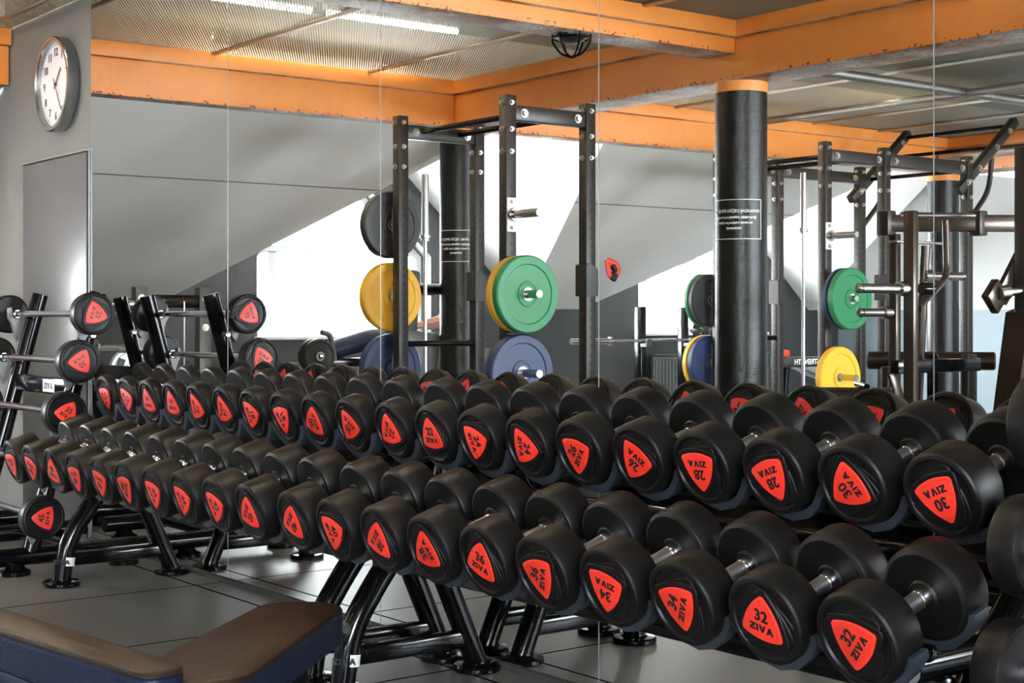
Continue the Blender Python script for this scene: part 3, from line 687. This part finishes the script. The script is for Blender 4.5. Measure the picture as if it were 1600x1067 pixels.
# slanted arms with climbing bars on the far end of the second rack
ox,oy=pr2.location.x,pr2.location.y
for x in (-8.49,-7.40):
    a=Vector((x-ox,Yr(10.20)-oy,2.20)); b=Vector((x-ox,Yr(10.98)-oy,2.83)); d=(b-a)
    part('slanted_arm',MB().box((a+b)/2,(.07,d.length,.07),Euler((math.atan2(d.z,-d.y)*-1,0,0)),bev=.006),satin,pr2)
    part('arm_brace',MB().tube(rbend([(x-ox,Yr(10.36)-oy,1.98),(x-ox,Yr(10.62)-oy,2.22),(x-ox,Yr(10.66)-oy,2.5)],.12),.022,14),satin,pr2)
    for k in (.12,.32,.62,.85): bolt(pr2,a+d*k+Vector((.035,0,0)),(1,0,0),.020)
for k in (.30,.62,.93):
    a=Vector((0,Yr(10.20)-oy,2.20)); b=Vector((0,Yr(10.98)-oy,2.83)); c=a+(b-a)*k
    part('climbing_bar',MB().cyl((-8.49-ox,c.y,c.z),(-7.40-ox,c.y,c.z),.016,16),gloss,pr2)
part('link_beam',MB().box((-7.40-ox,Yr(9.8)-oy,2.40),(.06,1.0,.09),bev=.006),satin,pr2)
# ---- plates
def plate(name_label,x,y,z,r,t_,m,group='weight plates on the power racks',ax=1):
    t=thing('weight_plate',name_label,'plate',(x,y,z),group=group); h=t_/2
    prof=[(.026,-h+.004),(.06,-h+.004),(.062,-h),(.072,-h),(.075,-h+.006),(r-.055,-h+.006),(r-.05,-h),(r-.008,-h),(r,-h+.008),(r,h-.008),(r-.008,h),(r-.05,h),(r-.055,h-.006),(.075,h-.006),(.072,h),(.062,h),(.06,h-.004),(.026,h-.004),(.026,-h+.004)]
    part('disc',MB().lathe(prof,(0,0,0),(1,0,0),72,False),m,t)
    part('hub_ring',MB().lathe([(.026,-h+.001),(.038,-h+.001),(.038,h-.001),(.026,h-.001),(.026,-h+.001)],(0,0,0),(1,0,0),36,False),zinc,t)
    return t
ya,yb=Yr(5.33),Yr(8.60)
xr=-6.98+.045; xl=-8.12-.05
plate('large green plate on the middle peg of the nearer power rack, outermost of two',xr+.125,ya,1.325,.225,.055,green)
plate('large yellow plate behind the green one on the nearer power rack',xr+.066,ya,1.325,.225,.055,yellow)
plate('large blue plate on the lowest front peg of the nearer power rack',xr+.07,ya,.87,.225,.065,blue)
plate('large black plate on the highest far peg of the nearer power rack',xl-.07,ya,1.79,.218,.07,blackpl)
plate('yellow plate on the middle far peg, half behind the nearer rack upright',xl-.07,ya,1.325,.225,.065,yellow)
plate('blue plate on the lowest far peg, half behind the nearer rack upright',xl-.07,ya,.86,.225,.065,blue)
xr=-7.40+.045; xl=-8.49-.05
plate('pale green plate facing the mirror on the farther power rack',xr+.19,yb,1.325,.225,.05,green)
plate('dark blue plate behind the pale green one on the farther power rack',xr+.135,yb,1.325,.225,.045,blue)
plate('bright yellow plate on the low front peg of the farther power rack',xr+.08,yb,.75,.225,.055,yellow)
plate('black plate in front of the green one, left of the thick column',xl-.06,yb,1.325,.215,.05,blackpl)
plate('green plate on the far peg, left of the thick column, behind the black one',xl-.115,yb,1.325,.215,.045,green)
plate('dark blue plate left of the thick column, below the black one',xl-.06,yb,.82,.225,.055,blue)
plate('yellow plate left of the thick column, behind the dark blue one',xl-.12,yb,.82,.225,.05,yellow)
# ---- barbells stood on end
def stood_bar(label,x,y,top):
    t=thing('olympic_barbell',label,'barbell',(x,y,0),group='barbells stood on end')
    part('sleeve',MB().cyl((0,0,top-.43),(0,0,top),.025,28,bev=.003),chrome,t); part('collar',MB().cyl((0,0,top-.455),(0,0,top-.425),.038,28,bev=.004).cyl((0,0,top-.47),(0,0,top-.455),.030,28),chrome,t)
    part('shaft',MB().cyl((0,0,.46),(0,0,top-.46),.0142,20),chrome_rough,t); part('sleeve',MB().cyl((0,0,.0),(0,0,.43),.025,28,bev=.003),chrome,t); part('collar',MB().cyl((0,0,.43),(0,0,.46),.038,28,bev=.004),chrome,t)
stood_bar('tall chrome barbell standing on end between the black plate and the column',-8.78,Yr(5.97),2.20)
stood_bar('shorter chrome barbell standing on end beside the yellow and green plates',-7.96,Yr(5.86)-.22,1.63)
stood_bar('chrome barbell standing on end just behind the thick column, farthest of the three',-7.76,Yr(8.77),2.30)
# ---- red strap hanging on the rack
t=thing('lifting_strap','red and black bundled strap hanging on the nearer power rack','strap',(-6.90,Yr(6.02),1.49))
part('strap_loop',MB().tube(rbend([(0,-.01,.05),(.03,-.06,.03),(.03,-.08,-.02),(.01,-.05,-.06),(.02,-.01,-.04),(0,-.01,.05)],.03,4),.018,10,flat=.5),redrub,t)
part('buckle',MB().box((.015,-.05,-.05),(.03,.045,.05),Euler((.5,0,0)),bev=.006).box((.02,-.05,.0),(.03,.05,.03),Euler((.9,0,0)),bev=.006),black_cloth,t)
# ---- radiators
def radiator(label,y0,y1):
    t=thing('radiator',label,'radiator',(XL+.13,(y0+y1)/2,0),group='radiators under the windows'); L_=abs(y1-y0)
    part('panel',MB().box((0,0,.50),(.05,L_,.52),bev=.008),radiator_m,t)
    n=int(L_/.05); mb=MB()
    for i in range(n): mb.box((.03,-L_/2+(i+.5)*L_/n,.50),(.012,.02,.46),bev=.004,seg=1)
    part('fins',mb,radiator_m,t); part('grille',MB().box((0,0,.775),(.09,L_,.012),bev=.003),radiator_m,t)
    part('bracket',MB().box((-.07,-L_*.3,.45),(.10,.03,.3)).box((-.07,L_*.3,.45),(.10,.03,.3)).box((0,-L_*.3,.12),(.04,.03,.24)).box((0,L_*.3,.12),(.04,.03,.24)),radiator_m,t)
    part('valve',MB().cyl((.0,L_/2+.03,.30),(0,L_/2+.10,.30),.022,16,bev=.004),white_p,t)
radiator('dark ribbed radiator under the nearer dormer window',Yr(8.2),Yr(6.6))
radiator('dark ribbed radiator under the farther dormer window',Yr(12.9),Yr(11.1))
# ---- bench press station in front of the farther window
t=thing('bench_press_station','black bench press with a chrome bar racked, in front of the farther window','bench',(-9.9,Yr(9.2),0))
for y in (-.22,.30):
    part('upright',MB().box((.15,y,.64),(.09,.06,1.28),bev=.008),gloss,t); part('bar_rest',MB().prism([(-.05,.0),(.03,.0),(.05,.07),(.03,.07),(.01,.03),(-.05,.03)],lambda a,b:(.15+a+.08,y-.03,.93+b),lambda a,b:(.15+a+.08,y+.03,.93+b)),grey_pl,t)
part('cross_beam',MB().box((.15,.04,.30),(.05,.5,.06),bev=.008),gloss,t)
part('seat_pad',MB().box((.75,.04,.43),(1.1,.27,.07),bev=.02),leather_side,t); part('leg',MB().box((1.15,.04,.2),(.06,.06,.4),bev=.006),gloss,t); part('base_tube',MB().box((.65,.04,.04),(1.2,.07,.07),bev=.008),gloss,t)
t=thing('olympic_barbell','chrome barbell lying across the bench press uprights by the farther window','barbell',(-9.70,Yr(9.15)-.0,.985))
part('shaft',MB().cyl((0,-.65,0),(0,.65,0),.0145,18),chrome,t)
for s in (-1,1): part('sleeve',MB().cyl((0,s*.65,0),(0,s*1.08,0),.025,24,bev=.003),chrome,t); part('collar',MB().cyl((0,s*.63,0),(0,s*.66,0),.038,24,bev=.003),chrome,t)
def small_plate(label,x,y,z,r,t_,m,axis='Y',spoked=False,group='plates on the far machines'):
    t=thing('weight_plate',label,'plate',(x,y,z),(0,0,R(90) if axis=='Y' else 0),group=group); h=t_/2
    part('disc',MB().lathe([(.026,-h),(.05,-h),(.055,-h+.008),(r-.03,-h+.008),(r-.02,-h),(r-.004,-h+.002),(r,-h+.01),(r,h-.01),(r-.004,h-.002),(r-.02,h),(r-.03,h-.008),(.055,h-.008),(.05,h),(.026,h),(.026,-h)],(0,0,0),(1,0,0),56,False),m,t)
    if spoked:
        for k in range(3):
            a=R(120*k+20); part('grip_opening',MB().box((h-.006,.6*r*math.cos(a),.6*r*math.sin(a)),(.012,.05,.11),Euler((a,0,0)),bev=.005),ink,t)
    part('hub_ring',MB().lathe([(.026,-h-.002),(.036,-h-.002),(.036,h+.002),(.026,h+.002),(.026,-h-.002)],(0,0,0),(1,0,0),28,False),zinc,t); return t
# ---- plate storage tree by the farther window
t=thing('plate_tree','black plate storage tree in front of the farther window','rack',(-10.9,Yr(10.9),0),group='plate trees')
part('post',MB().box((0,0,.62),(.07,.07,1.24),bev=.008),gloss,t); part('base',MB().box((0,0,.03),(.6,.07,.06),bev=.008).box((0,0,.03),(.07,.5,.06),bev=.008),gloss,t)
for z in (1.05,.75,.42): part('plate_peg',MB().cyl((0,-.26,z),(0,.26,z),.022,20,bev=.002),steel,t)
small_plate('black plate on the storage tree, upper peg, in the window glare',-10.9,Yr(10.9)+.10,1.05,.13,.04,blackpl); small_plate('second black plate on the storage tree, upper peg',-10.9,Yr(10.9)-.10,1.05,.13,.04,blackpl)
small_plate('large black plate on the storage tree, middle peg',-10.9,Yr(10.9)-.10,.75,.20,.045,blackpl); small_plate('large black plate on the storage tree, lowest peg',-10.9,Yr(10.9)+.12,.42,.21,.05,blackpl,)
# ---- lettered bench frame beside the farther rack
t=thing('incline_bench_station','dark bench station with maker lettering on its long steel rail','bench',(-8.9,Yr(9.9),0))
o_=Vector((-8.9,Yr(9.9),0))
rl=part('rail',MB().box((.28,0,.81),(.07,1.05,.085),bev=.008),satin,t)
link('brand_lettering',text_mesh('HAMMER STRENGTH',.062,.0006,.002,text_w),rl,(.3165,.02,.81),(0,0,R(90)))
for y in (-.35,.38): part('leg',MB().tube(rbend([(.28,y,.79),(.26,y,.45),(.05,y,.04)],.1),.035,14),gloss,t)
part('upright',MB().box((-.3,.20,.64),(.09,.07,1.28),bev=.008),gloss,t)
part('bar_rest',MB().tube(rbend([(-.27,.27,.84),(-.2,.34,.84),(-.2,.36,.9)],.03),.012,10),zinc,t); part('bar_rest',MB().tube(rbend([(-.27,.27,1.02),(-.2,.34,1.02),(-.2,.36,1.08)],.03),.012,10),zinc,t)
part('back_pad',MB().box((.45,-.1,.62),(.9,.30,.07),Euler((0,R(18),0)),bev=.025),leather_side,t)
part('rubber_guard',MB().box((.28,.42,.885),(.07,.12,.06),bev=.01),redrub,t)
# ================================================================= PLATE-LOADED MACHINES on the near side of the far rack
def horn(par,p,d,L=.30,m=None):
    p=Vector(p); d=Vector(d).normalized(); part('weight_horn',MB().cyl(p-d*.02,p+d*.05,.040,28,bev=.004).cyl(p+d*.04,p+d*L,.0255,28).cyl(p+d*L,p+d*(L+.03),.028,28,bev=.012),[m or steel],par)
t=thing('lever_press_machine','bronze-black plate-loaded lever machine with a gantry, levers and chrome weight horns','machine',(-5.3,Yr(7.2),0)); o_=t.location.copy()
def W(x,y,z): return Vector((x-o_.x,Yr(y)-o_.y,z))
bronze=mat('dark_bronze_frame_paint',(.055,.040,.030),.22,.5)
def vbox(name,x,y,z0,z1,sx,sy,m=bronze): return part(name,MB().box(W(x,y,(z0+z1)/2),(sx,sy,z1-z0),bev=.008),m,t)
vbox('lever_bar',-5.05,6.56,.62,1.76,.07,.045)
part('gantry_beam',MB().box((W(-5.76,7.28,1.755)+W(-5.20,8.05,1.755))/2,(.09,1.0,.10),Euler((0,0,math.atan2(.56,.77))),bev=.012),bronze,t)
part('gantry_block',MB().box(W(-5.77,7.26,1.755),(.09,.08,.15),bev=.01),satin,t); part('gantry_block',MB().box(W(-5.44,7.70,1.755),(.09,.08,.15),bev=.01),satin,t)
part('pivot_shaft',MB().cyl(W(-5.70,7.30,1.80),W(-5.42,7.70,1.80),.020,20),chrome,t)
vbox('frame_post',-5.74,7.30,0,1.69,.06,.05,bronze)
part('frame_post',MB().tube([W(-5.63,7.45,1.62),W(-5.70,7.42,.10)],.030,16),bronze,t)
part('cross_plate',MB().box(W(-5.6,7.36,1.635),(.06,.50,.015),bev=.003),steel,t)
part('curved_lever',MB().tube(rbend([W(-5.25,7.13,1.74),W(-5.24,7.13,1.42),W(-5.05,6.62,1.24)],.08,5),.020,14),bronze,t)
horn(t,W(-5.07,6.54,1.345),(-.15,1.0,0),.31); part('horn_bolt',MB().cyl(W(-5.03,6.62,1.345),W(-5.02,6.70,1.345),.035,20,bev=.008),gloss,t)
horn(t,W(-5.76,7.27,1.22),(-.1,1.0,0),.22); horn(t,W(-5.63,7.45,1.44),(.12,-1,0),.30,chrome)
part('clamp_block',MB().box(W(-5.74,7.24,.80),(.06,.08,.20),bev=.012),satin,t); bolt(t,W(-5.71,7.24,.85),(1,0,0),.02); bolt(t,W(-5.71,7.24,.75),(1,0,0),.02)
part('foot_rail',MB().cyl(W(-5.76,6.98,.80),W(-5.5,6.75,.80),.018,14),gloss,t)
vbox('slide_post',-5.35,7.15,0,.98,.05,.05,gloss); vbox('slide_post',-5.25,7.35,0,.98,.05,.09,blue_wall if False else satin)
part('base_frame',MB().box(W(-5.5,7.1,.04),(1.0,.10,.08),bev=.01).box(W(-5.85,7.1,.04),(.10,1.0,.08),bev=.01),bronze,t)
part('seat_roll',MB().cyl(W(-5.9,6.75,.70),W(-5.55,7.05,.70),.085,28,bev=.02),leather_top,t)
part('roller_arm',MB().cyl(W(-5.95,7.30,.93),W(-5.35,7.75,.93),.055,24,bev=.01),leather_top,t)
# second machine at the picture edge: leg press with sled arms and tall back pad
t=thing('leg_press_machine','leg press with a tall dark back pad and angled chrome sled, at the picture edge','machine',(-4.9,Yr(7.9),0)); o_=t.location.copy()
part('back_pad',MB().prism([(0,0),(.55,0),(.55,1.10),(.33,1.22),(.26,1.20)],lambda a,b:W(-5.05,7.15+a,.02+b),lambda a,b:W(-4.90,7.15+a,.02+b)),leather_top,t)
d_=W(-5.0,8.12,1.66)-W(-5.0,7.25,1.20)
part('sled_arm',MB().box((W(-5.02,7.32,1.30)+W(-5.02,7.62,1.66))/2,(.03,.48,.11),Euler((-math.atan2(.36,.30),0,0)),bev=.004),bronze,t)
horn(t,W(-5.0,7.30,1.33),(.25,-1.0,.1),.20); part('horn_block',MB().box(W(-5.03,7.28,1.31),(.05,.14,.14),Euler((R(45),0,0)),bev=.006),bronze,t)
part('rail_beam',MB().box(W(-5.25,7.05,.92),(.06,.75,.075),bev=.008),gloss,t)
part('base_beam',MB().box(W(-5.2,7.1,.36),(.10,1.0,.12),bev=.01),steel,t)
part('knee_roll',MB().cyl(W(-5.3,6.95,.62),W(-5.15,7.30,.62),.09,28,bev=.02),leather_top,t)
part('edge_post',MB().box(W(-4.96,7.46,1.15),(.09,.075,2.0),bev=.008),satin,t)
part('support_leg',MB().box(W(-5.3,6.95,.18),(.08,.08,.36)).box(W(-5.05,7.5,.2),(.1,.3,.4)),satin,t)
part('rocker_plate',MB().box(W(-5.35,6.85,.74),(.02,.07,.34),Euler((R(-25),0,0)),bev=.01),bronze,t)
# weight stack machine seen beside the curl bars
t=thing('cable_machine','dark plate-holding frame with steel brackets seen between the barbell stands','machine',(-9.55,Yr(4.45),0)); o_=t.location.copy()
for y in (4.19,4.66): vbox('upright',-9.6,y,0,1.40,.08,.09,radiator_m)
for z in (1.12,1.32): bolt(t,W(-9.56,4.19,z),(1,0,0),.02); bolt(t,W(-9.56,4.66,z),(1,0,0),.02)
part('cross_beam',MB().box(W(-9.6,4.42,1.30),(.07,.50,.09),bev=.008),gloss,t)
part('cross_beam',MB().box(W(-9.6,4.42,.06),(.07,.50,.09),bev=.008),gloss,t)
for z in (1.28,.98): horn(t,W(-9.6,4.15,z),(0,1,0),.26)
part('cable',MB().cyl(W(-9.56,4.5,1.30),W(-9.56,4.5,.2),.006,8),zinc,t)
small_plate('silver-grey spoked plate low between the barbell stands',-9.30,Yr(4.0),.84,.15,.05,silver_pl,'X',True)
# low leg machine under the nearer window
t=thing('leg_curl_machine','low black machine with a vinyl pad and double disc under the nearer window','machine',(-10.6,Yr(6.6),0)); o_=t.location.copy()
part('pad_arm',MB().tube(rbend([W(-10.6,6.95,.98),W(-10.6,6.7,1.02),W(-10.65,6.25,.90)],.1),.085,20),leather_side,t)
part('frame_beam',MB().box(W(-10.6,6.55,.82),(.08,1.0,.07),bev=.01),gloss,t)
for y in (6.1,7.0): vbox('leg',-10.6,y,0,.80,.07,.07,gloss)
part('lever',MB().tube(rbend([W(-10.5,6.25,.84),W(-10.48,6.20,1.05),W(-10.48,6.12,1.07)],.05),.022,12),grey_pl,t)
small_plate('first of two black discs on the low machine under the nearer window',-10.40,Yr(6.05),.88,.14,.045,blackpl,'X'); small_plate('second black disc on the low machine, nearer the window',-10.48,Yr(6.05),.88,.14,.045,blackpl,'X')
# tall seat behind the first rack, where a person works out
t=thing('chest_press_machine','machine with tall charcoal back pads between the blue plate and the column','machine',(-9.35,Yr(6.3),0)); o_=t.location.copy()
part('back_pad',MB().box(W(-9.3,6.12,1.30),(.10,.26,.50),Euler((R(4),0,0)),bev=.04),radiator_m,t)
part('seat_pad',MB().box(W(-9.3,6.2,.85),(.12,.42,.50),Euler((R(8),0,0)),bev=.04),radiator_m,t)
part('press_arm',MB().tube(rbend([W(-9.3,6.15,1.40),W(-9.4,6.45,1.40),W(-9.5,6.9,1.40)],.1),.045,16),gloss,t)
part('frame_post',MB().box(W(-9.42,6.15,.75),(.08,.08,1.5),bev=.01),gloss,t); part('base',MB().box(W(-9.4,6.3,.04),(.5,.7,.07),bev=.01),gloss,t)
# ================================================================= THE PERSON behind the column (only the near side shows)
def skinned(name,nodes,edges,m,parent=None,sub=2):
    me=bpy.data.meshes.new(name); me.from_pydata([n[0] for n in nodes],edges,[]); o=bpy.data.objects.new(name,me); COL.objects.link(o)
    sk=o.modifiers.new('s','SKIN'); 
    for i,n in enumerate(nodes):
        v=me.skin_vertices[0].data[i]; v.radius=n[1] if isinstance(n[1],tuple) else (n[1],n[1]); v.use_root=(i==0)
    sb=o.modifiers.new('u','SUBSURF'); sb.levels=sb.render_levels=sub
    bpy.context.view_layer.update(); m2=bpy.data.meshes.new_from_object(o.evaluated_get(bpy.context.evaluated_depsgraph_get())); bpy.data.objects.remove(o)
    m2.materials.clear(); m2.materials.append(m); m2.shade_smooth(); return link(name,m2,parent)
pz=thing('person','person in peach top and grey trousers, half hidden behind the column with rack','person',(-9.72,Yr(6.98),0),(0,0,R(200)))
N=[((0,0,.95),(.15,.11)),((0,0,1.12),(.135,.10)),((0,0.01,1.30),(.165,.115)),((0,.01,1.42),(.13,.09)),((0,0,1.50),(.055,.055)),((0,-.01,1.57),(.06,.065)),((0,-.02,1.66),(.078,.095)),((0,-.01,1.73),(.06,.075)),
 ((.19,0,1.41),.055),((.25,-.10,1.18),.043),((.20,-.32,1.12),.032),((.19,-.39,1.12),(.03,.02)),
 ((-.19,0,1.41),.055),((-.25,-.10,1.18),.043),((-.20,-.32,1.12),.032),((-.19,-.39,1.12),(.03,.02)),
 ((.10,0,.86),.095),((.11,-.01,.50),.062),((.11,.01,.12),.042),((.11,-.12,.05),.035),
 ((-.10,0,.86),.095),((-.11,-.01,.50),.062),((-.11,.01,.12),.042),((-.11,-.12,.05),.035)]
E_=[(0,1),(1,2),(2,3),(3,4),(4,5),(5,6),(6,7),(3,8),(8,9),(9,10),(10,11),(3,12),(12,13),(13,14),(14,15),(0,16),(16,17),(17,18),(18,19),(0,20),(20,21),(21,22),(22,23)]
skinned('body',N,E_,skin,pz)
def sc_(n,k): 
    r=n[1] if isinstance(n[1],tuple) else (n[1],n[1]); return (n[0],(r[0]+k,r[1]+k))
skinned('top',[sc_(N[0],.012),sc_(N[1],.014),sc_(N[2],.014),sc_(N[3],.012),sc_(N[8],.012),(((.22,-.05,1.30)),.06),sc_(N[12],.012),(((-.22,-.05,1.30)),.06)],[(0,1),(1,2),(2,3),(3,4),(4,5),(3,6),(6,7)],peach,pz)
skinned('trousers',[((0,0,.97),(.165,.125)),sc_(N[16],.014),sc_(N[17],.018),sc_(N[18],.022),sc_(N[20],.014),sc_(N[21],.018),sc_(N[22],.022)],[(0,1),(1,2),(2,3),(0,4),(4,5),(5,6)],grey_cloth,pz)
skinned('hair',[((0,.02,1.70),(.085,.085)),((0,.03,1.76),(.072,.075))],[(0,1)],hair_m,pz)
part('waistband',MB().lathe([(.172,0),(.176,.03),(.170,.09)],(0,0,.96),(0,0,1),32,False),black_cloth,pz)
for s in (-1,1):
    for k in range(4): skinned('finger',[((s*.19+(k-1.5)*.016,-.395,1.12),.010),((s*.19+(k-1.5)*.018,-.43,1.115),.009),((s*.19+(k-1.5)*.018,-.45-.004*k,1.095),.008)],[(0,1),(1,2)],skin,pz,1)
    skinned('thumb',[((s*.165,-.37,1.12),.011),((s*.145,-.395,1.115),.010),((s*.14,-.42,1.11),.009)],[(0,1),(1,2)],skin,pz,1)
    part('eye',MB().lathe([(0,-.008),(.008,-.005),(.011,0),(.008,.005),(0,.008)],(s*.03,-.10,1.66),(0,1,0),12,False),ink,pz)
part('nose',MB().lathe([(.014,0),(.010,.02),(.004,.035)],(0,-.105,1.625),(0,-.15,1),12),skin,pz)
part('mouth',MB().box((0,-.098,1.605),(.045,.008,.01),bev=.003),redrub,pz)
